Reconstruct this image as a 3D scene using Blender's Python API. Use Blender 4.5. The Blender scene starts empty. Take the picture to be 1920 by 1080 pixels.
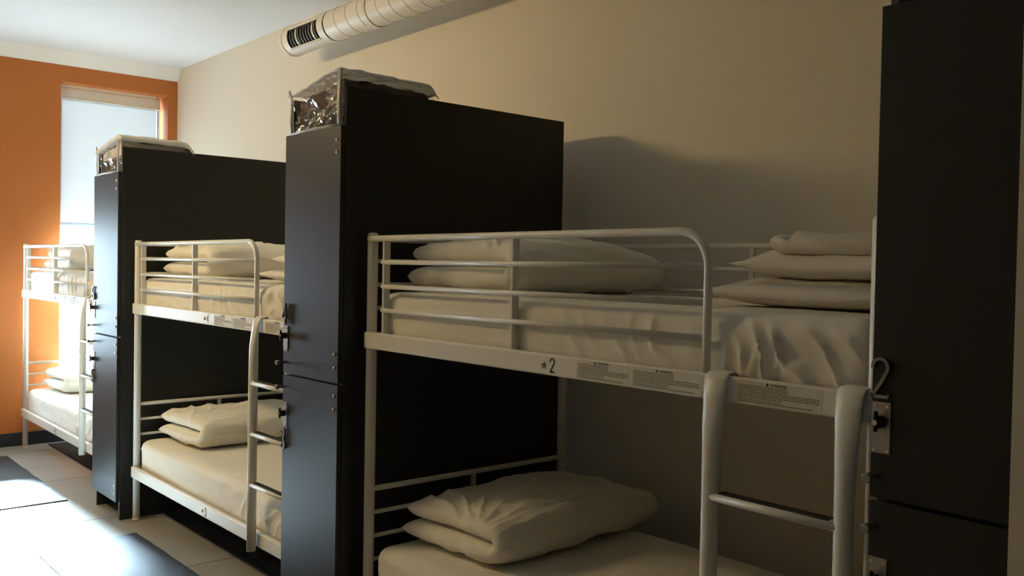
import bpy, bmesh, math, random
from mathutils import Vector, Matrix, noise
random.seed(4)
C = bpy.context.scene.collection
sc = bpy.context.scene
PI = math.pi

# ------------------------------------------------------------------ camera, sky, sun, exposure
def setup_camera():
    yaw, pitch, roll = 0.8566, 0.0223, 0.0183
    fw = Vector((-math.sin(yaw)*math.cos(pitch), math.cos(yaw)*math.cos(pitch), -math.sin(pitch)))
    r = Vector((math.cos(yaw), math.sin(yaw), 0)); u = r.cross(fw)
    c, s = math.cos(roll), math.sin(roll)
    r2 = c*r+s*u; u2 = -s*r+c*u
    cd = bpy.data.cameras.new('camera'); cam = bpy.data.objects.new('camera', cd); C.objects.link(cam)
    m = Matrix((r2, u2, -fw)).transposed().to_4x4(); m.translation = Vector((0, 0, 1.4735))
    cam.matrix_world = m
    cd.sensor_width = 36; cd.lens = 1699.18/1920*36; cd.clip_start = 0.02
    sc.camera = cam
setup_camera()

SKY = 22.0
w = bpy.data.worlds.new('sky'); sc.world = w; w.use_nodes = True
bg = w.node_tree.nodes['Background']; bg.inputs[0].default_value = (0.64, 0.85, 1.0, 1); bg.inputs[1].default_value = SKY

SUN = 128.0
sd = bpy.data.lights.new('sun', 'SUN'); sd.energy = SUN; sd.angle = math.radians(7.0); sd.color = (0.58, 0.82, 1.0)
so = bpy.data.objects.new('sun', sd); C.objects.link(so)
so.rotation_euler = Vector((1, -0.03, -0.50)).to_track_quat('-Z', 'Y').to_euler(); so.location = (-12, 6, 6)

LAMP = 88.0
LAMP_COL = (1.0, 0.74, 0.36)

sc.view_settings.view_transform = 'Standard'; sc.view_settings.look = 'None'
sc.view_settings.gamma = 1; sc.view_settings.use_curve_mapping = False
sc.view_settings.exposure = 0.12
sc.cycles.diffuse_bounces = 6; sc.cycles.max_bounces = 12; sc.cycles.transparent_max_bounces = 12

# ------------------------------------------------------------------ measured layout
XW, YW, ZC = -7.914, 2.9675, 3.137        # window wall, beige wall, ceiling
YLEFT, XNEAR = -2.3, 1.3
YF, BW = 1.760, 0.964                     # bunk front post plane, bunk depth
WIN = [(2.03, 2.885), (0.72, 1.57)]
WSILL = [0.32, 0.69]                      # sill heights
WZ0, WZ1 = 0.32, 2.905
XG = -8.15                                # glass plane

# ------------------------------------------------------------------ materials
def mat(name, col, rough=0.6, metal=0.0, spec=0.5, bump=None, var=None, coat=0, sheen=0):
    m = bpy.data.materials.new(name); m.use_nodes = True
    nt = m.node_tree; b = nt.nodes['Principled BSDF']
    b.inputs['Base Color'].default_value = (*col, 1); b.inputs['Roughness'].default_value = rough
    b.inputs['Metallic'].default_value = metal; b.inputs['Specular IOR Level'].default_value = spec
    b.inputs['Coat Weight'].default_value = coat
    b.inputs['Sheen Weight'].default_value = sheen
    tc = None
    if bump or var:
        tc = nt.nodes.new('ShaderNodeTexCoord')
    if var:                                # (scale, amount, stretch)
        mp = nt.nodes.new('ShaderNodeMapping'); mp.inputs['Scale'].default_value = var[2] if len(var) > 2 else (1, 1, 1)
        nt.links.new(tc.outputs['Object'], mp.inputs[0])
        n = nt.nodes.new('ShaderNodeTexNoise'); n.inputs['Scale'].default_value = var[0]; n.inputs['Detail'].default_value = 6
        nt.links.new(mp.outputs[0], n.inputs['Vector'])
        mx = nt.nodes.new('ShaderNodeMix'); mx.data_type = 'RGBA'
        mx.inputs['A'].default_value = (*[c*(1-var[1]) for c in col], 1)
        mx.inputs['B'].default_value = (*[min(1, c*(1+var[1])) for c in col], 1)
        nt.links.new(n.outputs['Fac'], mx.inputs['Factor']); nt.links.new(mx.outputs['Result'], b.inputs['Base Color'])
    if bump:                               # (scale, strength, distance, stretch)
        mp = nt.nodes.new('ShaderNodeMapping'); mp.inputs['Scale'].default_value = bump[3] if len(bump) > 3 else (1, 1, 1)
        nt.links.new(tc.outputs['Object'], mp.inputs[0])
        n = nt.nodes.new('ShaderNodeTexNoise'); n.inputs['Scale'].default_value = bump[0]; n.inputs['Detail'].default_value = 5
        nt.links.new(mp.outputs[0], n.inputs['Vector'])
        bp = nt.nodes.new('ShaderNodeBump'); bp.inputs['Strength'].default_value = bump[1]; bp.inputs['Distance'].default_value = bump[2]
        nt.links.new(n.outputs['Fac'], bp.inputs['Height']); nt.links.new(bp.outputs[0], b.inputs['Normal'])
    return m

M = {}
M['beige'] = mat('beige_paint', (0.72, 0.655, 0.54), 0.75, bump=(90, 0.12, 0.004), spec=0.3)
M['taupe'] = mat('taupe_paint', (0.26, 0.22, 0.17), 0.75, spec=0.3)
M['orange'] = mat('orange_paint', (0.43, 0.132, 0.029), 0.6, bump=(90, 0.12, 0.004), spec=0.3)
M['ceil'] = mat('ceiling_paint', (0.76, 0.755, 0.73), 0.85, bump=(60, 0.08, 0.004), spec=0.2)
M['trim'] = mat('white_trim', (0.88, 0.88, 0.86), 0.6)
M['concrete'] = mat('polished_concrete', (0.30, 0.285, 0.25), 0.33, var=(3.5, 0.22), bump=(25, 0.05, 0.004), spec=0.6)
M['joint'] = mat('joint_filler', (0.16, 0.15, 0.13), 0.8)
M['black_base'] = mat('black_rubber', (0.012, 0.014, 0.018), 0.5)
M['board'] = mat('charcoal_laminate', (0.0115, 0.0122, 0.0115), 0.50, bump=(220, 0.06, 0.002), spec=0.45)
M['door'] = mat('charcoal_door_laminate', (0.022, 0.0205, 0.018), 0.42, bump=(260, 0.05, 0.002), spec=0.30)
M['edge'] = mat('grey_edge_band', (0.05, 0.05, 0.05), 0.5)
M['white_metal'] = mat('white_powder_coat', (0.74, 0.72, 0.66), 0.32, bump=(180, 0.04, 0.002), spec=0.5)
M['grip'] = mat('black_grip_tape', (0.012, 0.011, 0.010), 0.8)
M['sheet'] = mat('cream_cotton_sheet', (0.80, 0.77, 0.70), 0.85, bump=(16, 0.25, 0.02), spec=0.2, sheen=0.1)
M['duvet'] = mat('cream_duvet_cotton', (0.82, 0.79, 0.71), 0.85, bump=(9, 0.35, 0.03, (1, 1, 1.5)), spec=0.2, sheen=0.1)
M['pillow'] = mat('white_pillow_cotton', (0.78, 0.74, 0.67), 0.85, bump=(11, 0.3, 0.03), spec=0.2, sheen=0.1)
M['blanket'] = mat('white_fleece', (0.72, 0.69, 0.62), 0.95, bump=(120, 0.5, 0.01), spec=0.1, sheen=0.3)
M['mat'] = mat('charcoal_vinyl_mat', (0.022, 0.022, 0.023), 0.48, var=(30, 0.2), bump=(160, 0.4, 0.004, (1, 8, 1)), spec=0.20)
M['duct'] = mat('painted_duct_metal', (0.74, 0.69, 0.60), 0.4, spec=0.5)
M['seam'] = mat('duct_seam', (0.42, 0.38, 0.31), 0.5)
M['dark'] = mat('dark_gap', (0.006, 0.006, 0.006), 0.8)
M['slat'] = mat('grille_metal', (0.22, 0.21, 0.19), 0.45, metal=0.3)
M['steel'] = mat('brushed_steel', (0.42, 0.40, 0.38), 0.35, metal=1.0, bump=(200, 0.1, 0.002, (1, 1, 12)))
M['chrome'] = mat('bright_screw_metal', (0.85, 0.80, 0.68), 0.22, metal=1.0)
M['bronze'] = mat('dull_metal_number', (0.33, 0.29, 0.28), 0.3, metal=1.0)
M['lock'] = mat('dark_lock_metal', (0.035, 0.03, 0.03), 0.35, metal=0.8)
M['knob'] = mat('grey_knob', (0.30, 0.29, 0.28), 0.35, metal=0.6)
M['ink'] = mat('black_ink', (0.012, 0.011, 0.010), 0.7)
M['print'] = mat('grey_print', (0.22, 0.20, 0.16), 0.8)
M['label'] = mat('cream_sticker', (0.66, 0.62, 0.52), 0.55)
M['frame'] = mat('window_frame_grey', (0.20, 0.24, 0.28), 0.4)
M['cassette'] = mat('cream_blind_cassette', (0.70, 0.66, 0.58), 0.5)
M['burgundy'] = mat('dark_burgundy_bedding', (0.045, 0.012, 0.013), 0.75, bump=(14, 0.5, 0.03))
M['blackcloth'] = mat('black_bedding', (0.010, 0.010, 0.011), 0.8, bump=(14, 0.5, 0.03))
M['greycloth'] = mat('pale_grey_bedding', (0.62, 0.60, 0.57), 0.9, bump=(10, 0.4, 0.03))
M['piping'] = mat('grey_plastic_piping', (0.34, 0.32, 0.29), 0.4)
M['door_wood'] = mat('plain_door_paint', (0.45, 0.42, 0.36), 0.5)

def film(name, rough, wgt, col, bump):
    """clear plastic film: see-through with glossy crinkles and a little milky haze"""
    m = bpy.data.materials.new(name); m.use_nodes = True; nt = m.node_tree
    for n in list(nt.nodes):
        if n.type == 'BSDF_PRINCIPLED': nt.nodes.remove(n)
    out = [n for n in nt.nodes if n.type == 'OUTPUT_MATERIAL'][0]
    t = nt.nodes.new('ShaderNodeBsdfTransparent'); g = nt.nodes.new('ShaderNodeBsdfGlossy'); d = nt.nodes.new('ShaderNodeBsdfDiffuse')
    g.inputs['Roughness'].default_value = rough; d.inputs[0].default_value = (*col, 1)
    fr = nt.nodes.new('ShaderNodeFresnel'); fr.inputs[0].default_value = 1.5
    a = nt.nodes.new('ShaderNodeMixShader'); b = nt.nodes.new('ShaderNodeMixShader')
    a.inputs[0].default_value = wgt
    nt.links.new(t.outputs[0], a.inputs[1]); nt.links.new(d.outputs[0], a.inputs[2])
    if wgt > 0.5:                          # milky film lets light through from behind
        tl = nt.nodes.new('ShaderNodeBsdfTranslucent'); tl.inputs[0].default_value = (*col, 1)
        dm = nt.nodes.new('ShaderNodeMixShader'); dm.inputs[0].default_value = 0.55
        nt.links.new(d.outputs[0], dm.inputs[1]); nt.links.new(tl.outputs[0], dm.inputs[2]); nt.links.new(dm.outputs[0], a.inputs[2])
    ge = nt.nodes.new('ShaderNodeNewGeometry'); mu = nt.nodes.new('ShaderNodeMath'); mu.operation = 'SUBTRACT'; mu.use_clamp = True
    nt.links.new(fr.outputs[0], mu.inputs[0]); nt.links.new(ge.outputs['Backfacing'], mu.inputs[1])   # no total reflection on the way out
    nt.links.new(mu.outputs[0], b.inputs[0]); nt.links.new(a.outputs[0], b.inputs[1]); nt.links.new(g.outputs[0], b.inputs[2])
    nt.links.new(b.outputs[0], out.inputs[0])
    if bump:
        tc = nt.nodes.new('ShaderNodeTexCoord'); n = nt.nodes.new('ShaderNodeTexNoise')
        n.inputs['Scale'].default_value = bump[0]; n.inputs['Distortion'].default_value = 1.5
        bp = nt.nodes.new('ShaderNodeBump'); bp.inputs['Strength'].default_value = bump[1]; bp.inputs['Distance'].default_value = 0.03
        nt.links.new(tc.outputs['Object'], n.inputs['Vector']); nt.links.new(n.outputs['Fac'], bp.inputs['Height'])
        for s_ in (g, fr, d): nt.links.new(bp.outputs[0], s_.inputs['Normal'])
    return m
M['glass'] = film('window_glass', 0.02, 0.0, (1, 1, 1), None)
M['plastic'] = film('clear_bag_plastic', 0.13, 0.07, (0.75, 0.75, 0.74), (6, 1.0))
M['milky'] = film('milky_bag_plastic', 0.25, 0.80, (0.84, 0.82, 0.78), (8, 0.6))

def blind_mat():
    m = bpy.data.materials.new('blind_fabric'); m.use_nodes = True; nt = m.node_tree
    for n in list(nt.nodes):
        if n.type == 'BSDF_PRINCIPLED': nt.nodes.remove(n)
    out = [n for n in nt.nodes if n.type == 'OUTPUT_MATERIAL'][0]
    t = nt.nodes.new('ShaderNodeBsdfTranslucent'); d = nt.nodes.new('ShaderNodeBsdfDiffuse'); a = nt.nodes.new('ShaderNodeMixShader')
    t.inputs[0].default_value = (0.235, 0.222, 0.21, 1); d.inputs[0].default_value = (0.55, 0.55, 0.55, 1); a.inputs[0].default_value = 0.5
    nt.links.new(d.outputs[0], a.inputs[1]); nt.links.new(t.outputs[0], a.inputs[2]); nt.links.new(a.outputs[0], out.inputs[0])
    return m
M['blind'] = blind_mat()
def emit(name, col, s):
    m = bpy.data.materials.new(name); m.use_nodes = True; b = m.node_tree.nodes['Principled BSDF']
    b.inputs['Emission Color'].default_value = (*col, 1); b.inputs['Emission Strength'].default_value = s
    return m
M['diffuser'] = emit('lamp_diffuser', LAMP_COL, LAMP)

# ------------------------------------------------------------------ mesh helpers
def bx(bm, x0, x1, y0, y1, z0, z1, bev=0.0, seg=2):
    t = bmesh.new()
    bmesh.ops.create_cube(t, size=1)
    for v in t.verts:
        v.co = Vector(((x0+x1)/2+v.co.x*(x1-x0), (y0+y1)/2+v.co.y*(y1-y0), (z0+z1)/2+v.co.z*(z1-z0)))
    if bev: bmesh.ops.bevel(t, geom=t.edges[:], offset=bev, segments=seg, affect='EDGES', profile=0.5)
    merge(bm, t)
def merge(bm, t):
    me = bpy.data.meshes.new('tmp'); t.to_mesh(me); t.free(); bm.from_mesh(me); bpy.data.meshes.remove(me)
def tube(bm, pts, r, n=12, flat=(1, 1), cap=True, up=None):
    """round tube along pts; r one radius or a list; flat scales the two section axes"""
    pts = [Vector(p) for p in pts]; k = len(pts); rs = r if isinstance(r, (list, tuple)) else [r]*k
    rings = []; prev = None
    for i, p in enumerate(pts):
        d = (pts[min(i+1, k-1)]-pts[max(i-1, 0)]).normalized()
        if prev is None:
            a = Vector(up) if up else (Vector((0, 0, 1)) if abs(d.z) < 0.9 else Vector((1, 0, 0)))
        else: a = prev
        a = (a-d*a.dot(d)).normalized(); b = d.cross(a); prev = a
        rr = rs[i]; ra, rb = (rr if isinstance(rr, tuple) else (rr*flat[0], rr*flat[1]))
        rings.append([bm.verts.new(p+a*ra*math.cos(2*PI*j/n)+b*rb*math.sin(2*PI*j/n)) for j in range(n)])
    for i in range(k-1):
        for j in range(n):
            f = bm.faces.new((rings[i][j], rings[i][(j+1) % n], rings[i+1][(j+1) % n], rings[i+1][j])); f.smooth = True
    if cap:
        bm.faces.new(rings[0][::-1]); bm.faces.new(rings[-1])
def obj(name, bm, m, parent=None, smooth=False, bevel=None):
    bmesh.ops.recalc_face_normals(bm, faces=bm.faces[:])
    me = bpy.data.meshes.new(name); bm.to_mesh(me); bm.free()
    if smooth:
        for p in me.polygons: p.use_smooth = True
    me.materials.append(m)
    o = bpy.data.objects.new(name, me); C.objects.link(o)
    if parent: o.parent = parent
    return o
def boxobj(name, b, m, parent=None, bev=0.0):
    bm = bmesh.new(); bx(bm, *b, bev=bev); return obj(name, bm, m, parent)
def thing(name, label, cat, loc=(0, 0, 0), group=None):
    o = bpy.data.objects.new(name, None); C.objects.link(o); o.location = loc; o.empty_display_size = 0.1
    return tag(o, label, cat, group)
def tag(o, label, cat, group=None):
    o['label'] = label; o['category'] = cat
    if group: o['group'] = group
    return o
def struct(o):
    o['kind'] = 'structure'; return o
def arc(cx, cz, y, r, a0, a1, n=8):
    return [(cx+r*math.cos(a0+(a1-a0)*i/n), y, cz+r*math.sin(a0+(a1-a0)*i/n)) for i in range(n+1)]

# digits as strokes in a box 0..1 x 0..2
def stroke_pts(d):
    def ar(cx, cy, r, a0, a1, n=14, ry=None):
        ry = ry or r
        return [(cx+r*math.cos(math.radians(a0+(a1-a0)*i/n)), cy+ry*math.sin(math.radians(a0+(a1-a0)*i/n))) for i in range(n+1)]
    if d == '2': return [ar(0.5, 1.5, 0.42, 190, -35)+[(0.62, 0.85), (0.30, 0.38), (0.08, 0.06)], [(0.04, 0.07), (0.95, 0.07), (0.97, 0.2)]]
    if d == '3': return [ar(0.46, 1.5, 0.40, 160, -80, ry=0.44), ar(0.46, 0.52, 0.46, 85, -165, ry=0.50)]
    if d == '4': return [[(0.72, 0.0), (0.72, 2.0), (0.05, 0.62), (1.0, 0.62)]]
    if d == '1': return [[(0.2, 1.6), (0.5, 2.0), (0.5, 0.0)], [(0.2, 0.03), (0.8, 0.03)]]
    if d == '5': return [[(0.9, 1.95), (0.2, 1.95), (0.12, 1.1)]+ar(0.48, 0.58, 0.44, 125, -160, ry=0.56)]
    if d == '6': return [ar(0.55, 1.3, 0.45, 60, 180, ry=0.68)+ar(0.5, 0.52, 0.42, 180, 540, 22, ry=0.50)]
def digit(bm, d, x, y, z, h, w_, t, ink):
    """digit d facing -Y, lower left corner at x,z, front at y-t, back at y"""
    sx = w_; sz = h/2
    for st in stroke_pts(d):
        p = [Vector((x+a*sx, 0, z+b*sz)) for a, b in st]
        L = []; R = []
        for i, q in enumerate(p):
            dd = (p[min(i+1, len(p)-1)]-p[max(i-1, 0)]).normalized(); nn = Vector((-dd.z, 0, dd.x))*ink/2
            L.append(q+nn); R.append(q-nn)
        vs = []
        for i in range(len(p)):
            vs.append([bm.verts.new((v.x, yy, v.z)) for v, yy in ((L[i], y-t), (R[i], y-t), (R[i], y), (L[i], y))])
        for i in range(len(p)-1):
            for j in range(4): bm.faces.new((vs[i][j], vs[i][(j+1) % 4], vs[i+1][(j+1) % 4], vs[i+1][j]))
        bm.faces.new(vs[0]); bm.faces.new(vs[-1][::-1])

# ------------------------------------------------------------------ room shell
XO = XW-0.28
fl = struct(boxobj('floor', (XO, XNEAR, YLEFT, YW, -0.12, -0.006), M['joint']))
jx = [-4.30+1.11*k for k in range(-3, 6)]
xs = [XO+0.28]+[x for x in jx if XW+0.1 < x < XNEAR]+[XNEAR]
ys = [YLEFT, 0.30, YW]
for i in range(len(xs)-1):
    for j in range(len(ys)-1):
        boxobj('slab', (xs[i]+0.003, xs[i+1]-0.003, ys[j]+0.003, ys[j+1]-0.003, -0.05, 0.0), M['concrete'], fl, bev=0.0015)
struct(boxobj('ceiling', (XO, XNEAR+0.1, YLEFT-0.1, YW+0.1, ZC, ZC+0.1), M['ceil']))
struct(boxobj('wall_right', (XO, XNEAR+0.1, YW, YW+0.12, -0.12, ZC), M['beige']))
struct(boxobj('wall_left', (XO, XNEAR+0.1, YLEFT-0.12, YLEFT, -0.12, ZC), M['taupe']))
struct(boxobj('wall_near', (XNEAR, XNEAR+0.12, YLEFT, YW, -0.12, ZC), M['taupe']))
bm = bmesh.new()
bx(bm, XO, XW, YLEFT, YW, WZ1, ZC); bx(bm, XO, XW, YLEFT, YW, -0.12, WZ0)
edges = [YW]
for a, b in WIN: edges += [b, a]
edges.append(YLEFT)
for i in range(0, len(edges), 2): bx(bm, XO, XW, edges[i+1], edges[i], WZ0, WZ1)
bx(bm, XO, XW, WIN[1][0], WIN[1][1], WZ0, WSILL[1])
struct(obj('wall_far', bm, M['orange']))
bm = bmesh.new()                          # white cove between the painted wall and the ceiling
for y in (YLEFT, YW): [bm.verts.new(p) for p in ((XW-0.001, y, 3.036), (XW+0.010, y, 3.036), (XW+0.070, y, ZC+0.001), (XW-0.001, y, ZC+0.001))]
bm.verts.ensure_lookup_table(); v_ = bm.verts
for q_ in ((0, 1, 2, 3), (7, 6, 5, 4), (0, 4, 5, 1), (1, 5, 6, 2), (2, 6, 7, 3), (3, 7, 4, 0)): bm.faces.new([v_[i] for i in q_])
struct(obj('trim_1', bm, M['trim']))
struct(boxobj('baseboard_far', (XW-0.001, XW+0.012, YLEFT, YW, 0.0, 0.104), M['black_base'], bev=0.003))
struct(boxobj('baseboard_right', (XW+0.012, XNEAR, YW-0.012, YW+0.001, 0.0, 0.104), M['black_base'], bev=0.003))
# end of the entry partition beside the nearest locker
struct(boxobj('wall_entry', (-0.437, XNEAR, 1.20, 1.32, -0.01, ZC), M['beige']))

for k, (a, b) in enumerate(WIN):
    WZ0 = WSILL[k]
    n = 'window_%d' % (k+1)
    bm = bmesh.new()
    fw_ = 0.045
    bx(bm, XG-0.03, XG+0.03, a, a+fw_, WZ0, WZ1, 0.003); bx(bm, XG-0.03, XG+0.03, b-fw_, b, WZ0, WZ1, 0.003)
    bx(bm, XG-0.03, XG+0.03, a+fw_, b-fw_, WZ0, WZ0+fw_, 0.003); bx(bm, XG-0.03, XG+0.03, a+fw_, b-fw_, WZ1-fw_, WZ1, 0.003)
    fo = struct(obj(n, bm, M['frame']))
    boxobj('pane', (XG-0.004, XG+0.004, a+fw_, b-fw_, 0.735, WZ1-fw_), M['glass'], fo)
    if k == 0:
        boxobj('transom', (XG-0.03, XG+0.03, a+fw_, b-fw_, 0.685, 0.735), M['frame'], fo, 0.003)
        boxobj('pane', (XG-0.004, XG+0.004, a+fw_, b-fw_, WZ0+fw_, 0.685), M['glass'], fo)
    boxobj('sill', (XG+0.03, XW+0.012, a+0.001, b-0.001, WZ0-0.001, WZ0+0.018), M['trim'], fo, 0.003)
    # portal so the sky through this opening is sampled well
    ld = bpy.data.lights.new('portal', 'AREA'); ld.shape = 'RECTANGLE'; ld.size = b-a; ld.size_y = WZ1-WZ0
    ld.cycles.is_portal = True
    lo = bpy.data.objects.new('portal', ld); C.objects.link(lo); lo.location = (XG-0.1, (a+b)/2, (WZ0+WZ1)/2)
    lo.rotation_euler = Vector((1, 0, 0)).to_track_quat('-Z', 'Z').to_euler()
    wh = ['in the window behind the far bunk', 'in the second window, left of the far bunk', 'in the third window, farthest left'][k]
    zb = 1.768
    t = thing('roller_blind', 'white roller blind half lowered '+wh, 'blind', (-8.05, (a+b)/2, WZ1), 'roller blinds in the window openings')
    yy = (b-a)/2
    boxobj('cassette', (-0.035, 0.035, -yy+0.004, yy-0.030, -0.110, -0.025), M['cassette'], t, 0.006)
    boxobj('cassette_edge', (0.030, 0.042, -yy+0.004, yy-0.030, -0.122, -0.110), M['trim'], t, 0.002)
    boxobj('mounting_rail', (-0.030, 0.030, -yy+0.004, yy-0.060, -0.025, 0.0), M['trim'], t, 0.003)
    boxobj('shade', (-0.003, -0.001, -yy+0.010, yy-0.052, zb-WZ1, -0.10), M['blind'], t)
    boxobj('hem_bar', (-0.009, 0.005, -yy+0.010, yy-0.052, zb-WZ1-0.012, zb-WZ1+0.008), M['frame'], t, 0.003)
    bm = bmesh.new(); bx(bm, -0.012, 0.008, yy-0.046, yy-0.036, -1.95, -0.11, 0.002)
    obj('guide_channel', bm, M['frame'], t)

# ------------------------------------------------------------------ bunk beds
def make_bed(x1, L, guard_mid, guard_end, lad, number, marks, labels, desc, group):
    t = thing('bunk_bed', desc, 'bunk bed', (x1, YF, 0), group)
    wm = M['white_metal']; R = 0.0192
    ZR, ZB = (1.1751, 1.2345), (0.2468, 0.3095)
    def O(name, bm, m=wm, p=t, smooth=False): return obj(name, bm, m, p, smooth)
    for x in (0, L):
        for y in (0, BW):
            bm = bmesh.new(); tube(bm, [(x, y, 0.004), (x, y, 1.583), (x, y, 1.590)], [R, R, R-0.004], 20)
            po = O('post', bm)
            bm = bmesh.new(); tube(bm, [(x, y, 0), (x, y, 0.012)], R+0.002, 16); O('foot_cap', bm, M['label'], po)
    for (z0, z1), upper in ((ZR, 1), (ZB, 0)):
        for y, s in ((0, -1), (BW, 1)):
            ya, yb = sorted((y+s*0.030, y+s*0.004))
            bm = bmesh.new(); bx(bm, -0.006, L+0.006, ya, yb, z0, z1, 0.006, 3); ro = O('side_rail', bm)
            if s < 0:
                mk = marks[upper]; num = number if upper else str(int(number)-1)
                if mk:
                    xb, xn = mk; zc = (z0+z1)/2-0.001
                    bm = bmesh.new(); tube(bm, [(xb, ya+0.001, zc), (xb, ya-0.003, zc), (xb, ya-0.0045, zc)], [0.0085, 0.0085, 0.006], 16); O('bolt', bm, M['steel'], ro)
                    bm = bmesh.new(); tube(bm, [(xb, ya-0.003, zc), (xb, ya-0.0048, zc)], 0.0032, 6); O('bolt_socket', bm, M['lock'], ro)
                    bm = bmesh.new(); digit(bm, num, xn, ya, zc-0.019, 0.040, 0.019, 0.0008, 0.0048); O('number_sticker', bm, M['ink'], ro)
                if upper:
                    for (xa, xc), seed in zip(labels, (1, 2, 3)):
                        rnd = random.Random(seed)
                        zt, zl = z1-0.0045, z0+0.003
                        bm = bmesh.new(); bx(bm, xa, xc, ya-0.0006, ya+0.0006, zl, zt); O('warning_label', bm, M['label'], ro)
                        bm = bmesh.new(); wd = xc-xa
                        zz = zt-0.009; body = 9
                        for i in range(body):     # illegible small print: rows of word-length dashes
                            x = xa+0.006+(0.002 if i else 0)
                            e = xa+wd*(0.62 if i < 3 else 0.97 if i < 6 else 0.55 if i < 8 else 0.9)
                            while x < e:
                                l = rnd.uniform(0.006, 0.016); bx(bm, x, min(x+l, e), ya-0.0010, ya-0.0003, zz-0.0022, zz); x += l+0.0016
                            zz -= 0.0044 if i != 6 else 0.0052
                        O('fine_print', bm, M['print'], ro)
                        cu = bpy.data.curves.new('warn', 'FONT'); cu.body = 'WARNING'; cu.size = 0.0085; cu.extrude = 0.0002
                        tmp = bpy.data.objects.new('warn', cu); C.objects.link(tmp)
                        dg = bpy.context.evaluated_depsgraph_get(); me = bpy.data.meshes.new_from_object(tmp.evaluated_get(dg))
                        bpy.data.objects.remove(tmp)
                        me.transform(Matrix.Translation((xa+wd*0.42, ya-0.0009, zt-0.0068)) @ Matrix.Rotation(PI/2, 4, 'X'))
                        me.materials.clear(); me.materials.append(M['ink'])
                        wo = bpy.data.objects.new('warning_heading', me); C.objects.link(wo); wo.parent = ro
                        bm = bmesh.new(); xx = xa+wd*0.42-0.012; z_ = zt-0.0068
                        vs = [bm.verts.new((xx+p, ya-0.0010, z_+q)) for p, q in ((0, 0), (0.008, 0), (0.004, 0.007))]
                        f = bm.faces.new(vs); r_ = bmesh.ops.extrude_face_region(bm, geom=[f])
                        for v in r_['geom']:
                            if isinstance(v, bmesh.types.BMVert): v.co.y += 0.0008
                        O('warning_triangle', bm, M['ink'], ro)
    # slats that carry the mattresses
    for z in (ZR[0]+0.022, ZB[0]+0.022):
        for k in range(9):
            x = 0.10+k*(L-0.2)/8
            bm = bmesh.new(); bx(bm, x-0.025, x+0.025, 0.002, BW-0.002, z-0.012, z, 0.003); O('base_slat', bm)
    # ends: four bars and a short middle upright, upper and lower
    for x in (0, L):
        for zs, r0 in (((1.569, 1.489, 1.404, 1.319), 0.0105), ((0.662, 0.575, 0.489, 0.403), 0.0105)):
            for i, z in enumerate(zs):
                bm = bmesh.new(); tube(bm, [(x, 0.008, z), (x, BW-0.008, z)], r0 if i == 0 else 0.0078, 12); O('end_bar', bm)
            bm = bmesh.new(); bx(bm, x-0.005, x+0.005, BW/2-0.010, BW/2+0.010, zs[-1], zs[0], 0.002); O('end_upright', bm)
        for z in (ZR, ZB):
            bm = bmesh.new(); bx(bm, x-0.011, x+0.011, 0.008, BW-0.008, z[0]+0.004, z[1]-0.004, 0.004); O('end_rail', bm)
    # front guard
    gx = guard_end; r = 0.0105; zt = 1.569; rc = 0.085; yg = -0.012
    bm = bmesh.new()
    tube(bm, [(-0.004, yg, zt), (gx*0.5, yg, zt)]+arc(gx-rc, zt-rc, yg, rc, PI/2, 0, 10)+[(gx, yg, 1.40), (gx, yg, 1.226)], r, 14)
    g = O('guard_rail', bm)
    for z in (1.485, 1.399, 1.315):
        bm = bmesh.new(); tube(bm, [(0.085, yg, z), (gx, yg, z)], 0.0082, 12); O('guard_bar', bm, wm, g)
    for x in (0.094, guard_mid):
        bm = bmesh.new(); bx(bm, x-0.006, x+0.006, yg-0.004, yg+0.022, 1.228, zt, 0.002); O('guard_upright', bm, wm, g)
    # rear guard, full length
    bm = bmesh.new(); tube(bm, [(0.004, BW, zt-0.004), (L-0.004, BW, zt-0.004)], r, 12); g = O('guard_rail', bm)
    for z in (1.482, 1.399, 1.315):
        bm = bmesh.new(); tube(bm, [(0.004, BW, z), (L-0.004, BW, z)], 0.0078, 10); O('guard_bar', bm, wm, g)
    for x in (0.10, L*0.495, L-0.10):
        bm = bmesh.new(); bx(bm, x-0.010, x+0.010, BW-0.008, BW+0.008, 1.228, zt, 0.002); O('guard_upright', bm, wm, g)
    # ladder hooked over the front rail
    bm = bmesh.new(); lw = 0.330
    ld = None
    for i in (0, 1):
        x = lad+i*lw
        if i: bm = bmesh.new()
        pts = [(x, 0.010, 1.195), (x, 0.008, 1.236), (x, -0.006, 1.243), (x, -0.030, 1.241), (x, -0.043, 1.225), (x, -0.048, 1.18),
               (x, -0.052, 1.12), (x, -0.053, 1.06), (x, -0.054, 0.95), (x, -0.054, 0.60), (x, -0.054, 0.235)]
        rr = [(0.003, 0.024), (0.003, 0.027), (0.003, 0.029), (0.004, 0.030), (0.006, 0.030), (0.011, 0.0285), (0.017, 0.025), (0.0195, 0.0215), (0.020, 0.020), (0.020, 0.020), (0.020, 0.020)]
        tube(bm, pts, rr, 18, up=(0, 1, 0))
        if i == 0: ld = O('ladder_stile', bm)
        else: O('ladder_stile', bm)
        bm = bmesh.new()
    for z in (0.960, 0.742, 0.523):
        bm = bmesh.new(); tube(bm, [(lad+0.010, -0.054, z), (lad+lw-0.010, -0.054, z)], 0.0150, 14, flat=(0.75, 1.2), up=(0, 0, 1)); rg = O('ladder_rung', bm)
        bm = bmesh.new(); bx(bm, lad+0.028, lad+lw-0.028, -0.064, -0.040, z+0.0088, z+0.0128, 0.001); O('grip_strip', bm, M['grip'], rg)
    bm.free() if not bm.is_valid else None
    return t
GB = 'white metal bunk beds along the beige wall'
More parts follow.
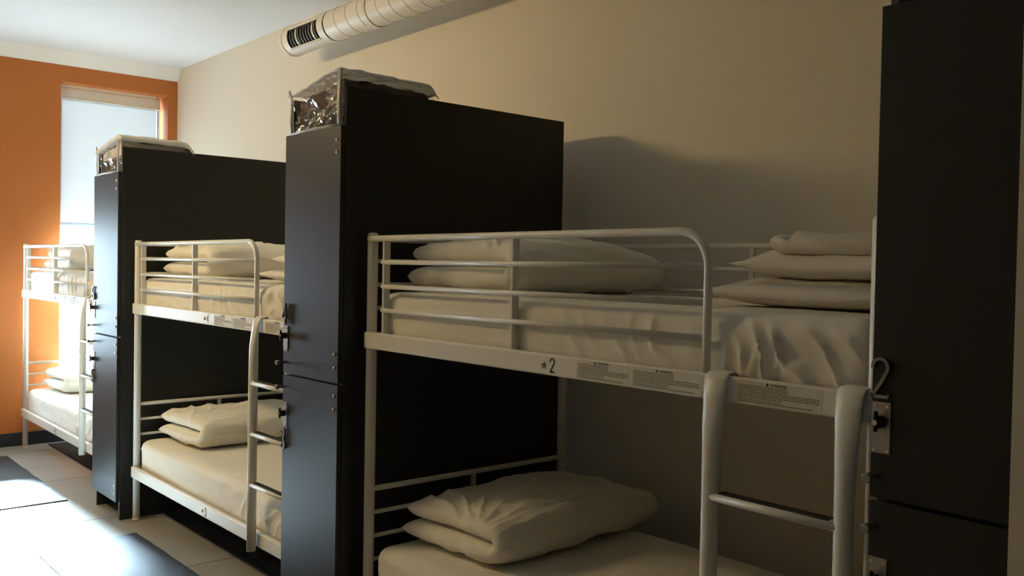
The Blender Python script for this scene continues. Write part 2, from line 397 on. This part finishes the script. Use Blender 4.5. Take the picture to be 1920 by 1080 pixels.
beds = [
 dict(x1=-2.799, L=1.905, guard_mid=0.784, guard_end=1.488, lad=1.538, number='2', marks=[(0.94, 0.966), (0.945, 0.970)],
      labels=[(1.072, 1.262), (1.270, 1.490), (1.585, 1.80)], desc='white metal bunk bed with number 2 rail, nearest the camera'),
 dict(x1=-5.260, L=1.91, guard_mid=0.827, guard_end=1.544, lad=1.608, number='4', marks=[(1.020, 1.048), (1.020, 1.048)],
      labels=[(1.130, 1.33), (1.335, 1.57), (1.665, 1.89)], desc='white metal bunk bed with number 4 rail, between two black lockers'),
 dict(x1=-7.803, L=1.985, guard_mid=0.843, guard_end=1.628, lad=1.690, number='6', marks=[(0.95, 0.975), (0.95, 0.975)],
      labels=[(1.10, 1.30), (1.31, 1.52), (1.75, 1.95)], desc='white metal bunk bed in front of the window, against the orange wall')]
for b in beds: b['o'] = make_bed(group=GB, **{k: v for k, v in b.items()})

# ------------------------------------------------------------------ bedding
def fbm(p, s, o=3):
    return noise.fractal(Vector(p)*s, 1.0, 2.0, o)
def ridge(a):
    """sharp crested fold profile, 0..1"""
    return (1-abs(math.sin(a)))**2.2
def make_mattress(x0, x1, y0, y1, z0, z1, seed, folds=()):
    nx, ny, nz = 250, 40, 22
    lx, ly, lz = x1-x0, y1-y0, z1-z0; r = 0.042
    bm = bmesh.new(); vid = {}
    def pos(i, j, k):
        u, v, w_ = i/nx, j/ny, k/nz
        p = Vector((u*lx, v*ly, w_*lz))
        q = Vector((min(max(p.x, r), lx-r), min(max(p.y, r), ly-r), min(max(p.z, r), lz-r)))
        d = p-q
        if d.length > 1e-6:
            n = d.normalized(); p = q+n*r
        else: n = Vector((0, 0, 1))
        # soft belly on the faces
        cx = math.sin(PI*u)**0.5; 
        if w_ == 1 or (d.z > 0): p.z += 0.006*cx*math.sin(PI*v)**0.5+0.006*fbm((p.x+seed, p.y, 0), 2.2)
        if v < 0.02:
            p.y -= 0.004*math.sin(PI*w_)
            for (fx0, fx1, ang, freq, amp, zs) in folds:
                if fx0-0.12 < p.x < fx1+0.12:
                    m_ = min(1, max(0, (p.x-fx0+0.12)/0.12))*min(1, max(0, (fx1+0.12-p.x)/0.12))
                    zz = (p.z/lz-0.5)
                    a = freq*(p.x+ang*p.z)+3.0*fbm((p.x*1.0+seed*3, p.z*0.8, seed), 4.0)
                    env = max(0.0, math.sin(PI*min(1, max(0, p.z/lz)))) ** 0.6*(0.35+0.65*max(0, min(1, 1-zs*zz)))
                    p.y -= amp*m_*env*ridge(a)*(0.4+0.9*abs(fbm((p.x, p.z*0.6, seed*2), 7.0)))
            p.y -= 0.003*fbm((p.x*2, p.z*3, seed), 3.0)
        return p+Vector((x0, y0, z0))
    def V(i, j, k):
        if (i, j, k) not in vid: vid[(i, j, k)] = bm.verts.new(pos(i, j, k))
        return vid[(i, j, k)]
    for i in range(nx):
        for j in range(ny):
            for k in (0, nz): bm.faces.new([V(i, j, k), V(i+1, j, k), V(i+1, j+1, k), V(i, j+1, k)])
        for k in range(nz):
            for j in (0, ny): bm.faces.new([V(i, j, k), V(i+1, j, k), V(i+1, j, k+1), V(i, j, k+1)])
    for j in range(ny):
        for k in range(nz):
            for i in (0, nx): bm.faces.new([V(i, j, k), V(i, j+1, k), V(i, j+1, k+1), V(i, j, k+1)])
    return obj('mattress', bm, M['sheet'], smooth=True)

def bent_pad(name, m, W, D, H, gap, x, y, z, rz, seed, pinch=0.05, wr=0.010, fold=1.0, puff=1.0, loc_tilt=0.0):
    """soft pad of width 2W folded once along its long axis (Y, length D); the fold is on +X, the open edges on -X.
    Both layers have thickness 2H and meet along a slit seen at the ends."""
    ns, nv = 140, 90
    r = H+gap/2
    Ls = W-r; tot = 2*Ls+PI*r
    def centre(s):
        d = s*tot
        if d < Ls: return Vector((d, 0, H)), Vector((0, 0, 1))
        if d < Ls+PI*r:
            a = (d-Ls)/r
            n = Vector((-math.sin(a), 0, math.cos(a)))
            return Vector((Ls+math.sin(a)*r, 0, H+r-math.cos(a)*r)), n
        d2 = d-Ls-PI*r
        return Vector((Ls-d2, 0, H+2*r)), Vector((0, 0, -1))
    bm = bmesh.new()
    top, bot = [], []
    for i in range(ns+1):
        s = i/ns; c, n = centre(s); ra, rb = [], []
        for j in range(nv+1):
            v = -1+2*j/nv
            e = (1-abs(2*s-1)**26)**0.5*(1-(abs(v)**(16 if v < 0 else 6)))**0.5
            # near end stays thick, far end thins out to its corners
            hh = H*e*(0.90+0.10*math.cos(v*1.2))
            layer = max(0, min(1, (s-0.5)*6+0.5))
            yv = v*D/2*(1-pinch*(1-(2*s-1)**2)*0.15)
            base = c+Vector((0, yv, 0))
            droop = -0.030*layer*max(0, v-0.15)**1.5*puff
            base.z += droop+layer*0.020*puff*math.cos(min(1, abs(v))*PI/2)*math.sin(PI*min(1, max(0, base.x/W)))
            base.x += 0.022*fbm((v*0.8+seed, s*2, 0), 1.4)+0.012*layer*math.sin(v*2+seed)
            base.y += 0.022*layer*(1 if v < -0.5 else 0)*(abs(v)-0.5)*2+0.012*fbm((s*5+seed, v, 3), 1.5)*abs(v)
            f1 = fbm((base.x*2.2+seed, yv*1.2, layer*5), 5.0, 4)
            ang = math.atan2(base.x-W*0.9, yv+D*0.55)
            f2 = ridge(ang*9+2.5*fbm((base.x, yv, seed), 3.0))*max(0, 1-(base.x/W-0.3)**2*2)
            hw = hh+(wr*1.1*f1+wr*1.5*f2*(0.3+0.7*layer))*e
            cz_ = max(0, 1-abs(v)**4)
            f3 = ridge(base.x*13+2.2*math.sin(yv*3+seed)+3.2*fbm((base.x*0.8+seed, yv*0.5, layer*3), 3.2))*min(1, abs(fbm((base.x, yv*0.7, seed+7), 3.5))*2.2)
            hw += 0.009*f3*(0.35+0.65*layer)*cz_*e
            inner = hh*1.02
            ra.append(bm.verts.new(base-n*hw)); rb.append(bm.verts.new(base+n*inner))   # -n is the outside
        top.append(ra); bot.append(rb)
    for i in range(ns):
        for j in range(nv):
            bm.faces.new((top[i][j], top[i+1][j], top[i+1][j+1], top[i][j+1]))
            bm.faces.new((bot[i][j], bot[i][j+1], bot[i+1][j+1], bot[i+1][j]))
    for i in range(ns):
        for j in (0, nv): bm.faces.new((top[i][j], top[i+1][j], bot[i+1][j], bot[i][j]))
    for j in range(nv):
        for i in (0, ns): bm.faces.new((top[i][j], top[i][j+1], bot[i][j+1], bot[i][j]))
    bmesh.ops.remove_doubles(bm, verts=bm.verts[:], dist=1e-5)
    mn = min(v.co.z for v in bm.verts)
    for v in bm.verts:
        v.co.z -= mn
        if v.co.z < 0.010: v.co.z *= 0.3
    o = obj(name, bm, m, smooth=True)
    o.location = (x, y, z); o.rotation_euler = (0, 0, rz)
    return o
def soft_pillow(name, m, W, D, H, x, y, z, rz, seed, wr=0.008, corner=0.10, tilt=(0, 0), flat=0.55):
    nu, nv = 64, 48
    bm = bmesh.new(); T = []; B = []
    for i in range(nu+1):
        u = -1+2*i/nu; ra, rb = [], []
        for j in range(nv+1):
            v = -1+2*j/nv
            e = ((1-abs(u)**3.2)*(1-abs(v)**3.0))**0.62
            px = W/2*u*(1-corner*(1-abs(v)**2)*abs(u)**3); py = D/2*v*(1-corner*(1-abs(u)**2)*abs(v)**3)
            cr = (abs(u)*abs(v))
            f = wr*fbm((px*2+seed, py*2, 1), 5.0, 4)*e
            ang = math.atan2(abs(py)-D*0.55, abs(px)-W*0.55)
            f += wr*0.9*ridge(ang*8+seed+2*fbm((px, py, seed), 4))*cr**0.7*e**0.5
            zt = H*e+f; zb = -H*flat*e+0.3*f
            zt += 0.012*cr**3; zb += 0.012*cr**3
            ra.append(bm.verts.new((px, py, zt))); rb.append(bm.verts.new((px, py, zb)))
        T.append(ra); B.append(rb)
    for i in range(nu):
        for j in range(nv):
            bm.faces.new((T[i][j], T[i+1][j], T[i+1][j+1], T[i][j+1])); bm.faces.new((B[i][j], B[i][j+1], B[i+1][j+1], B[i+1][j]))
    bmesh.ops.remove_doubles(bm, verts=bm.verts[:], dist=2e-4)
    # close any open rim
    be = [e for e in bm.edges if e.is_boundary]
    if be: bmesh.ops.holes_fill(bm, edges=be, sides=0)
    mn = min(v.co.z for v in bm.verts)
    for v in bm.verts: v.co.z -= mn
    o = obj(name, bm, m, smooth=True)
    o.location = (x, y, z); o.rotation_euler = (tilt[0], tilt[1], rz)
    return o

def make_blanket(W, D, H, seed):
    """folded fleece: a thick soft slab whose left end is turned over into a roll"""
    out = []
    r = H*0.46
    for i in range(15):                       # roll at the left end
        a = math.radians(-60+(-250)*i/14); out.append((r+r*1.05*math.cos(a), r+r*math.sin(a)))
    out = out[::-1]
    prof = [(0.030, 0.0)]+[(r+r*math.cos(math.radians(t)), r+r*math.sin(math.radians(t))) for t in range(270, 20, -14)]
    prof += [(2*r+0.004, r*1.25), (2*r+0.010, H*0.84)]
    n = 30
    prof += [(2*r+0.016+(W-2*r-0.040)*i/n, H*(0.97+0.05*math.sin(i*0.35+seed)-0.06*(i/n))) for i in range(n+1)]
    prof += [(W-0.010, H*0.80), (W, H*0.5), (W-0.008, H*0.15), (W-0.03, 0.0)]
    prof += [(W-0.03-(W-0.06)*i/n, 0.0) for i in range(1, n)]
    ny = 26; bm = bmesh.new(); rings = []
    cx, cz = W/2, H/2
    for j in range(ny+1):
        v = -1+2*j/ny; e = (1-abs(v)**12)**0.5*0.30+0.70
        ring = []
        for (x, z) in prof:
            nn = 0.004*fbm((x*2+seed, v*0.4, z*4), 6.0, 4)
            zz = cz+(z-cz)*e+(nn if z > 0.004 else 0)
            if z <= 0.0: zz = cz+(0-cz)*e
            ring.append(bm.verts.new((cx+(x-cx)*(0.985+0.015*e)+nn, v*D/2, zz)))
        rings.append(ring)
    k = len(prof)
    for a, b in zip(rings, rings[1:]):
        for i in range(k): bm.faces.new((a[i], a[(i+1) % k], b[(i+1) % k], b[i]))
    bm.faces.new(rings[0]); bm.faces.new(rings[-1][::-1])
    return obj('folded_blanket', bm, M['blanket'], smooth=True)
who = ['nearest bunk', 'middle bunk', 'far bunk by the window']
UZ0, UZ1 = 1.1975, 1.378
LZ0, LZ1 = 0.2692, 0.462
for k, b in enumerate(beds):
    x1, L = b['x1'], b['L']; s = 17*k
    fo = [(0.98, 1.34, 0.5, 34, 0.012, 0.3), (1.46, 1.60, 0.25, 34, 0.020, 1.4), (1.60, 1.90, 0.75, 40, 0.040, 0.5), (0.25, 0.95, 2.6, 15, 0.008, 1.6)]
    m_ = make_mattress(x1+0.028, x1+L-0.026, YF+0.014, YF+BW-0.022, UZ0, UZ1, s+1, fo)
    tag(m_, 'cream sheeted mattress on the upper berth of the '+who[k], 'mattress', 'mattresses on the bunks')
    m_ = make_mattress(x1+0.028, x1+L-0.026, YF+0.010, YF+BW-0.022, LZ0, LZ1, s+2, [(1.3, 1.8, -1.2, 22, 0.012, 0.6), (0.3, 1.1, 2.5, 9, 0.004, 0.4)])
    tag(m_, 'cream sheeted mattress on the lower berth of the '+who[k], 'mattress', 'mattresses on the bunks')
    kx = 1.0 if k == 0 else 1.03
    d = bent_pad('folded_duvet', M['duvet'], 0.485*kx, 0.92, 0.0375, -0.001, x1+0.035, 1.955+0.36, LZ1+0.005, 0.05, s+3)
    tag(d, 'white duvet folded in half on the lower berth of the '+who[k], 'duvet', 'folded duvets at the head of each berth')
    d = bent_pad('folded_duvet', M['duvet'], 0.55*kx, 0.84, 0.0415, -0.001, x1+0.028, 1.985+0.31, UZ1+0.005, 0.04, s+9, puff=1.3)
    tag(d, 'white duvet folded in half on the upper berth of the '+who[k], 'duvet', 'folded duvets at the head of each berth')
    px = x1+1.60 if k == 0 else x1+1.48
    p = soft_pillow('pillow', M['pillow'], 0.58, 0.50, 0.050, px+0.020, 2.145, UZ1+0.004, 0.05, s+4, wr=0.007, flat=0.62)
    tag(p, 'white pillow at the bottom of the stack, '+who[k], 'pillow', 'pillows stacked at the foot of the upper berths')
    p = soft_pillow('pillow', M['pillow'], 0.48, 0.46, 0.058, px+0.062, 2.15, UZ1+0.072, -0.05, s+6, wr=0.013, flat=0.55)
    tag(p, 'white pillow in the middle of the stack, '+who[k], 'pillow', 'pillows stacked at the foot of the upper berths')
    q = make_blanket(0.375, 0.40, 0.056, s+8)
    q.location = (px-0.080, 2.15, UZ1+0.142); q.rotation_euler = (0, 0.02, -0.02)
    tag(q, 'white fleece blanket folded on top of two pillows, '+who[k], 'blanket', 'folded blankets on the pillow stacks')

# ------------------------------------------------------------------ lockers
PT = 0.018
def make_locker(xl, wl, yl, zd, nums, desc, group):
    t = thing('locker', desc, 'locker', (xl, yl, 0), group)
    DT = 0.019; DEP = 2.766-yl; ZP = 2.1149; ZS = 1.040; ZB_ = 0.104
    bd = M['board']
    for a, b in ((0.006, 0.006+PT), (wl-PT, wl)):
        bm = bmesh.new(); bx(bm, a, b, DT+0.003, DEP, 0, ZP, 0.0012, 1); so_ = obj('side_panel', bm, bd, t)
        bm = bmesh.new(); bx(bm, a+0.001, b-0.001, DT+0.0022, DT+0.004, 0.002, ZP-0.002); obj('edge_band', bm, M['edge'], so_)
    boxobj('back_panel', (0.006+PT, wl-PT, DEP-0.012, DEP, ZB_-0.02, ZP), bd, t)
    boxobj('top_board', (0.006+PT, wl-PT, DT+0.003, DEP-0.012, zd-0.022, zd-0.004), bd, t)
    boxobj('middle_shelf', (0.006+PT, wl-PT, DT+0.003, DEP-0.012, ZS-0.009, ZS+0.009), bd, t)
    boxobj('bottom_board', (0.006+PT, wl-PT, DT+0.003, DEP-0.012, ZB_-0.006, ZB_+0.012), bd, t)
    boxobj('plinth', (0.006+PT, wl-PT, 0.16, 0.175, 0, ZB_-0.006), bd, t)
    for up in (1, 0):
        z0, z1 = ((ZS+0.004, zd) if up else (ZB_, ZS-0.004))
        bm = bmesh.new(); bx(bm, 0, wl, 0, DT, z0, z1, 0.0015, 1)
        d = obj('door', bm, M['door'], t)
        zh = (1.131, 1.230) if up else (0.832, 0.930)
        bm = bmesh.new(); bx(bm, 0.003, 0.040, -0.0025, 0.0, zh[0], zh[1], 0.0008, 1); h = obj('hasp_plate', bm, M['steel'], d)
        zl = 1.192 if up else 0.886
        bm = bmesh.new(); tube(bm, [(0.020, 0, zl), (0.020, -0.016, zl), (0.020, -0.020, zl)], [0.0125, 0.0125, 0.009], 18); obj('cam_lock', bm, M['lock'], d)
        bm = bmesh.new(); bx(bm, 0.0155, 0.0245, -0.026, -0.018, zl-0.018, zl+0.022, 0.003); obj('latch_tongue', bm, M['lock'], d)
        bm = bmesh.new(); tube(bm, [(0.020, -0.019, zl), (0.020, -0.0275, zl)], 0.0055, 12); obj('key_face', bm, M['chrome'], d)
        for xx, zz in ((0.008, zh[0]+0.006), (0.034, zh[0]+0.006), (0.010, zh[1]-0.008), (0.033, zh[1]-0.008)):
            bm = bmesh.new(); tube(bm, [(xx, -0.0015, zz), (xx, -0.0040, zz)], 0.0032, 10); obj('plate_screw', bm, M['chrome'], d)
        zk = 1.086 if up else 0.990
        bm = bmesh.new(); tube(bm, [(0.012, 0, zk), (0.012, -0.024, zk), (0.012, -0.025, zk), (0.012, -0.036, zk), (0.012, -0.038, zk)], [0.005, 0.005, 0.0095, 0.0095, 0.0075], 16); obj('knob', bm, M['knob'], d)
        zn = 1.238 if up else 0.746
        bm = bmesh.new(); digit(bm, nums[0] if up else nums[1], 0.002, -0.002, zn, 0.078, 0.036, 0.008, 0.0065); obj('number', bm, M['bronze'], d)
        for zz in ((1.924, 1.879, 1.148, 1.099) if up else (0.997, 0.948, 0.195, 0.150)):
            bm = bmesh.new(); tube(bm, [(wl-0.027, 0, zz), (wl-0.027, -0.0025, zz), (wl-0.027, -0.0045, zz)], [0.0065, 0.0065, 0.004], 14); obj('hinge_screw', bm, M['chrome'], d)
    return t
GL = 'black laminate lockers between the bunks'
make_locker(-0.862, 0.42, 1.672, 1.9865, '21', 'black locker with number 2 door at the right edge', GL)
make_locker(-3.2862, 0.4234, 1.660, 1.9737, '43', 'black two-door locker with numbers 4 and 3, beside the nearest bunk', GL)
make_locker(-5.7412, 0.4385, 1.660, 1.9737, '65', 'black two-door locker with number 6, standing nearest the window', GL)

# ------------------------------------------------------------------ bedding bags on top of the lockers
def crumple(bm_, x0, x1, y0, y1, zfun, z0, seed, amp, nx=26, ny=22, nz=10, bot=True):
    """closed lumpy block: flat base at z0, top given by zfun(u,v), sides crumpled by noise"""
    bm = bm_; vid = {}
    def V(i, j, k):
        key = (i, j, k)
        if key not in vid:
            u, v, w_ = i/nx, j/ny, k/nz
            top = zfun(u, v)
            p = Vector((x0+(x1-x0)*u, y0+(y1-y0)*v, z0+(top-z0)*w_))
            q = p*1.0
            nrm = Vector(((u-0.5)*2 if i in (0, nx) else 0, (v-0.5)*2 if j in (0, ny) else 0, 1 if k == nz else 0))
            if nrm.length: nrm.normalize()
            if k > 0: p += nrm*amp*(fbm((q.x+seed, q.y, q.z), 9.0, 4)*1.0+0.8*ridge(9*q.z+14*q.x*0.6+4*fbm((q.x, q.y, q.z+seed), 6.0))-0.4)
            vid[key] = bm.verts.new(p)
        return vid[key]
    for i in range(nx):
        for j in range(ny):
            for k in (0, nz): bm.faces.new([V(i, j, k), V(i+1, j, k), V(i+1, j+1, k), V(i, j+1, k)])
        for k in range(nz):
            for j in (0, ny): bm.faces.new([V(i, j, k), V(i+1, j, k), V(i+1, j, k+1), V(i, j, k+1)])
    for j in range(ny):
        for k in range(nz):
            for i in (0, nx): bm.faces.new([V(i, j, k), V(i, j+1, k), V(i, j+1, k+1), V(i, j, k+1)])
def make_bag(xl, wl, yl, zb, kind):
    x0, x1 = xl+0.030, xl+wl-PT-0.006; y0, y1 = yl+0.012, yl+0.45
    if kind == 0:
        t = thing('bedding_bag', 'clear zipped plastic bag of dark burgundy bedding on the locker numbered 4', 'storage bag', ((x0+x1)/2, (y0+y1)/2, zb), 'bedding bags on top of the lockers')
    else:
        t = thing('bedding_bag', 'clear plastic bag with pale bedding on top, on the locker nearest the window', 'storage bag', ((x0+x1)/2, (y0+y1)/2, zb), 'bedding bags on top of the lockers')
    cx, cy = (x0+x1)/2, (y0+y1)/2
    hx, hy = (x1-x0)/2, (y1-y0)/2
    def hump(h0, h1, lo):
        # high along the front right edge, sloping to the left and gently to the back
        return lambda u, v: lo+h0*(0.35+0.65*u**0.8)*(1-0.07*v)*(1-0.75*max(0, v-0.88)/0.12)+h1*math.sin(PI*u)*math.sin(PI*v)
    ext = 0.0
    # lower and upper bundles of bedding
    bm = bmesh.new(); crumple(bm, -hx+0.012, hx-0.012, -hy+0.02, hy-0.02, lambda u, v: 0.085+0.02*u, 0.002, 3+kind, 0.010)
    obj('bedding', bm, M['blackcloth'], t, smooth=True)
    bm = bmesh.new(); f = hump(0.085, 0.015, 0.095)
    crumple(bm, -hx+0.014, hx-0.010, -hy+0.022, hy-0.02, f, 0.088, 9+kind, 0.012)
    obj('bedding', bm, M['burgundy'] if kind == 0 else M['greycloth'], t, smooth=True)
    # film cover
    bm = bmesh.new(); f2 = hump(0.100, 0.018, 0.108)
    crumple(bm, -hx, hx, -hy, hy, f2, 0.0, 21+kind, 0.016, 44, 34, 26)
    obj('clear_cover', bm, M['plastic'], t, smooth=True)
    # milky top sheet, hanging a little over the side panel
    nx, ny = 24, 36; bm = bmesh.new(); G = []
    for i in range(nx+1):
        row = []
        for j in range(ny+1):
            u, v = -0.10+1.17*i/nx, -0.01+0.96*j/ny
            uu, vv = min(1, max(0, u)), min(1, max(0, v))
            z = f2(uu, vv)+0.010+0.006*fbm((u*2+kind, v*3, 4), 2.5)
            if u > 1: z -= (u-1)*0.25
            if u < 0: z += 0.01-(-u)*0.05+0.012*math.sin(v*9)
            if v > 1: z -= (v-1)*1.6
            row.append((Vector((-hx+2*hx*u, -hy+2*hy*v, z))))
        G.append(row)
    A = [[bm.verts.new(p) for p in r] for r in G]; B_ = [[bm.verts.new(p-Vector((0, 0, 0.0035 if kind == 0 else 0.022))) for p in r] for r in G]
    for i in range(nx):
        for j in range(ny):
            bm.faces.new((A[i][j], A[i+1][j], A[i+1][j+1], A[i][j+1])); bm.faces.new((B_[i][j], B_[i][j+1], B_[i+1][j+1], B_[i+1][j]))
    for i in range(nx):
        for j in (0, ny): bm.faces.new((A[i][j], A[i+1][j], B_[i+1][j], B_[i][j]))
    for j in range(ny):
        for i in (0, nx): bm.faces.new((A[i][j], A[i][j+1], B_[i][j+1], B_[i][j]))
    obj('top_sheet', bm, M['milky'] if kind == 0 else M['greycloth'], t, smooth=True)
    # sewn edge strip on the front corners
    bm = bmesh.new(); zt = f2(1, 0)+0.006
    tube(bm, [(hx-0.004, -hy-0.004, 0.0), (hx-0.002, -hy-0.007, 0.05), (hx-0.006, -hy-0.006, 0.10), (hx-0.003, -hy-0.005, 0.15), (hx-0.006, -hy+0.002, zt)], 0.0125, 8, flat=(0.35, 1.0), up=(0, 1, 0))
    obj('piping', bm, M['piping'], t)
    bm = bmesh.new(); zt = f2(0, 0)
    tube(bm, [(-hx+0.004, -hy-0.003, 0.0), (-hx-0.003, -hy-0.006, 0.06), (-hx-0.004, -hy-0.002, zt), (-hx-0.022, -hy-0.004, zt+0.035)], 0.008, 8, flat=(0.35, 1.0), up=(0, 1, 0))
    obj('piping', bm, M['piping'], t)
    bm = bmesh.new(); tube(bm, [(-hx, -hy-0.006, 0.006), (-hx*0.3, -hy-0.010, 0.010), (hx*0.5, -hy-0.008, 0.008), (hx, -hy-0.004, 0.006)], 0.006, 8); obj('piping', bm, M['piping'], t)
    return t
make_bag(-3.2862, 0.4234, 1.660, 1.9697, 0)
make_bag(-5.7412, 0.4385, 1.660, 1.9697, 1)

# ------------------------------------------------------------------ ventilation duct under the ceiling
def make_duct():
    xe, xr, yc, zc_, r = -5.36, 0.9, 2.745, 2.898, 0.094
    t = thing('ventilation_duct', 'cream painted round spiral ventilation duct under the ceiling along the beige wall', 'duct', (xe, yc, zc_))
    n = 48
    def cyl(bm, x0, x1, rr, gap=None):
        a0, a1 = (gap if gap else (0, 2*PI))
        k = n; ring = []
        for x in (x0, x1):
            ring.append([(bm.verts.new((x, rr*math.sin(a0+(a1-a0)*i/k), -rr*math.cos(a0+(a1-a0)*i/k)))) for i in range(k+1)])
        for i in range(k):
            f = bm.faces.new((ring[0][i], ring[0][i+1], ring[1][i+1], ring[1][i])); f.smooth = True
    # angle measured from straight down, + towards the wall (+Y); grille faces the aisle and a little down
    ga, gb = math.radians(-112), math.radians(-38)
    x_open0, x_open1 = 0.105, 0.475
    bm = bmesh.new()
    cyl(bm, 0.02, x_open0, r); cyl(bm, x_open1, 0.545, r); cyl(bm, x_open0, x_open1, r, (gb, ga+2*PI))
    cyl(bm, 0.560, xr-xe, r)
    bmesh.ops.remove_doubles(bm, verts=bm.verts[:], dist=1e-5)
    for v in bm.verts: v.co.y += 0
    body = obj('duct_body', bm, M['duct'], t)
    bm = bmesh.new(); tube(bm, [(0.0, 0, 0), (0.0, 0, 0.0001)], 0.001, 6); bm.free()
    bm = bmesh.new(); prof = [(0.035, r), (0.033, r+0.004), (0.004, r+0.004), (0.0, r), (-0.004, r-0.012), (-0.006, 0.002)]
    rings = [[bm.verts.new((x, q*math.sin(2*PI*i/n), -q*math.cos(2*PI*i/n))) for i in range(n)] for x, q in prof]
    for a, b in zip(rings, rings[1:]):
        for i in range(n): bm.faces.new((a[i], a[(i+1) % n], b[(i+1) % n], b[i])).smooth = True
    bm.faces.new(rings[-1]); obj('end_cap', bm, M['duct'], t)
    def band(name, x, rr, wid, m):
        bm = bmesh.new(); cyl(bm, x, x+wid, rr); cyl(bm, x, x+wid, rr-0.004)
        return obj(name, bm, m, t)
    band('joint_gap', 0.544, r-0.003, 0.017, M['dark'])
    band('joint_band', 0.965, r+0.004, 0.055, M['duct'])
    # spiral seam
    for a, b in ((0.59, 0.955), (1.03, xr-xe-0.02)):
        pts = []; pitch = 0.125; k = int((b-a)/pitch*28)
        for i in range(k+1):
            x = a+(b-a)*i/k; an = 2*PI*(x-a)/pitch
            pts.append((x, (r+0.0006)*math.sin(an), -(r+0.0006)*math.cos(an)))
        bm = bmesh.new(); tube(bm, pts, 0.0016, 5); obj('spiral_seam', bm, M['seam'], t)
    # register in the end section
    ro = None
    bm = bmesh.new()
    for a in (ga, gb):
        bx(bm, x_open0-0.004, x_open1+0.004, (r+0.003)*math.sin(a)-0.004, (r+0.003)*math.sin(a)+0.004, -(r+0.003)*math.cos(a)-0.004, -(r+0.003)*math.cos(a)+0.004)
    reg = obj('register', bm, M['duct'], t)
    for i in range(11):
        x = x_open0+0.014+i*(x_open1-x_open0-0.028)/10
        bm = bmesh.new(); wide = 0.016 if i in (2, 8) else 0.006
        p = [(r-0.010)*math.sin(ga+(gb-ga)*j/8) for j in range(9)], [-(r-0.010)*math.cos(ga+(gb-ga)*j/8) for j in range(9)]
        for j in range(8):
            vs = [bm.verts.new((xx, yy, zz)) for xx, yy, zz in ((x, p[0][j], p[1][j]), (x+wide, p[0][j], p[1][j]), (x+wide, p[0][j+1], p[1][j+1]), (x, p[0][j+1], p[1][j+1]))]
            bm.faces.new(vs)
            vs = [bm.verts.new((x, a_*s_, b_*s_)) for a_, b_, s_ in ((p[0][j], p[1][j], 1), (p[0][j+1], p[1][j+1], 1), (p[0][j+1], p[1][j+1], 0.6), (p[0][j], p[1][j], 0.6))]
            bm.faces.new(vs)
        obj('grille_slat', bm, M['duct'] if wide > 0.01 else M['slat'], reg)
    bm = bmesh.new(); cyl(bm, x_open0-0.003, x_open1+0.003, r*0.55); obj('interior_shade', bm, M['dark'], t)  # near-black core stands in for the shade inside the duct opening
    for x in (1.9, 3.6, 5.3):
        bm = bmesh.new(); bx(bm, x, x+0.025, -0.004, 0.004, r-0.004, ZC-zc_+0.001); obj('hanger', bm, M['duct'], t)
    return t
make_duct()

# ------------------------------------------------------------------ floor mats
def make_floor_mat(x0, x1, y0, y1, label, seed):
    nx, ny = 60, 20; bm = bmesh.new(); h = 0.007
    A, B_ = [], []
    for i in range(nx+1):
        ra, rb = [], []
        for j in range(ny+1):
            u, v = i/nx, j/ny
            x = x0+(x1-x0)*u; y = y0+(y1-y0)*v
            if j in (0, ny): y += 0.004*fbm((x*2, seed, 0), 3.0)
            if i in (0, nx): x += 0.003*fbm((y*2, seed, 1), 4.0)
            ra.append(bm.verts.new((x, y, h+0.0012*fbm((x, y, seed), 6)))); rb.append(bm.verts.new((x, y, 0.0)))
        A.append(ra); B_.append(rb)
    for i in range(nx):
        for j in range(ny):
            bm.faces.new((A[i][j], A[i+1][j], A[i+1][j+1], A[i][j+1])); bm.faces.new((B_[i][j], B_[i][j+1], B_[i+1][j+1], B_[i+1][j]))
    for i in range(nx):
        for j in (0, ny): bm.faces.new((A[i][j], A[i+1][j], B_[i+1][j], B_[i][j]))
    for j in range(ny):
        for i in (0, nx): bm.faces.new((A[i][j], A[i][j+1], B_[i][j+1], B_[i][j]))
    o = obj('floor_mat', bm, M['mat'], smooth=False)
    return tag(o, label, 'mat', 'floor mats beside the bunks')
make_floor_mat(-7.52, -5.93, 1.07, 1.575, 'dark grey floor mat beside the far bunk at the left edge', 2)
make_floor_mat(-4.99, -3.42, 1.17, 1.672, 'dark grey floor mat beside the middle bunk at the bottom', 5)

# black coverings on the floor under the bunks
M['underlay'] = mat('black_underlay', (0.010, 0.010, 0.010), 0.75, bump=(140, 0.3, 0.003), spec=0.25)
for b, w_ in zip(beds, ('nearest bunk', 'middle bunk', 'far bunk by the window')):
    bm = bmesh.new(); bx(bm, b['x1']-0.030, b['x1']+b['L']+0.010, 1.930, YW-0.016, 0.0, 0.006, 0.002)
    tag(obj('floor_mat', bm, M['underlay']), 'black mat lying under the '+w_, 'mat', 'black mats under the bunks')

# ------------------------------------------------------------------ ceiling lamps over the aisle
def make_lamp(x, label):
    z = 2.86
    t = thing('ceiling_lamp', label, 'lamp', (x, -0.20, ZC), 'warm strip lamps over the aisle')
    boxobj('housing', (-0.62, 0.62, -0.06, 0.06, z-ZC, z-ZC+0.07), M['trim'], t, 0.006)
    boxobj('diffuser', (-0.60, 0.60, -0.045, 0.045, z-ZC-0.085, z-ZC), M['diffuser'], t, 0.02)
    for xx in (-0.45, 0.45):
        bm = bmesh.new(); tube(bm, [(xx, 0, z-ZC+0.068), (xx, 0, 0.0)], 0.006, 8); obj('suspension_rod', bm, M['steel'], t)
make_lamp(-5.0, 'warm white strip lamp hung over the aisle nearer the windows')
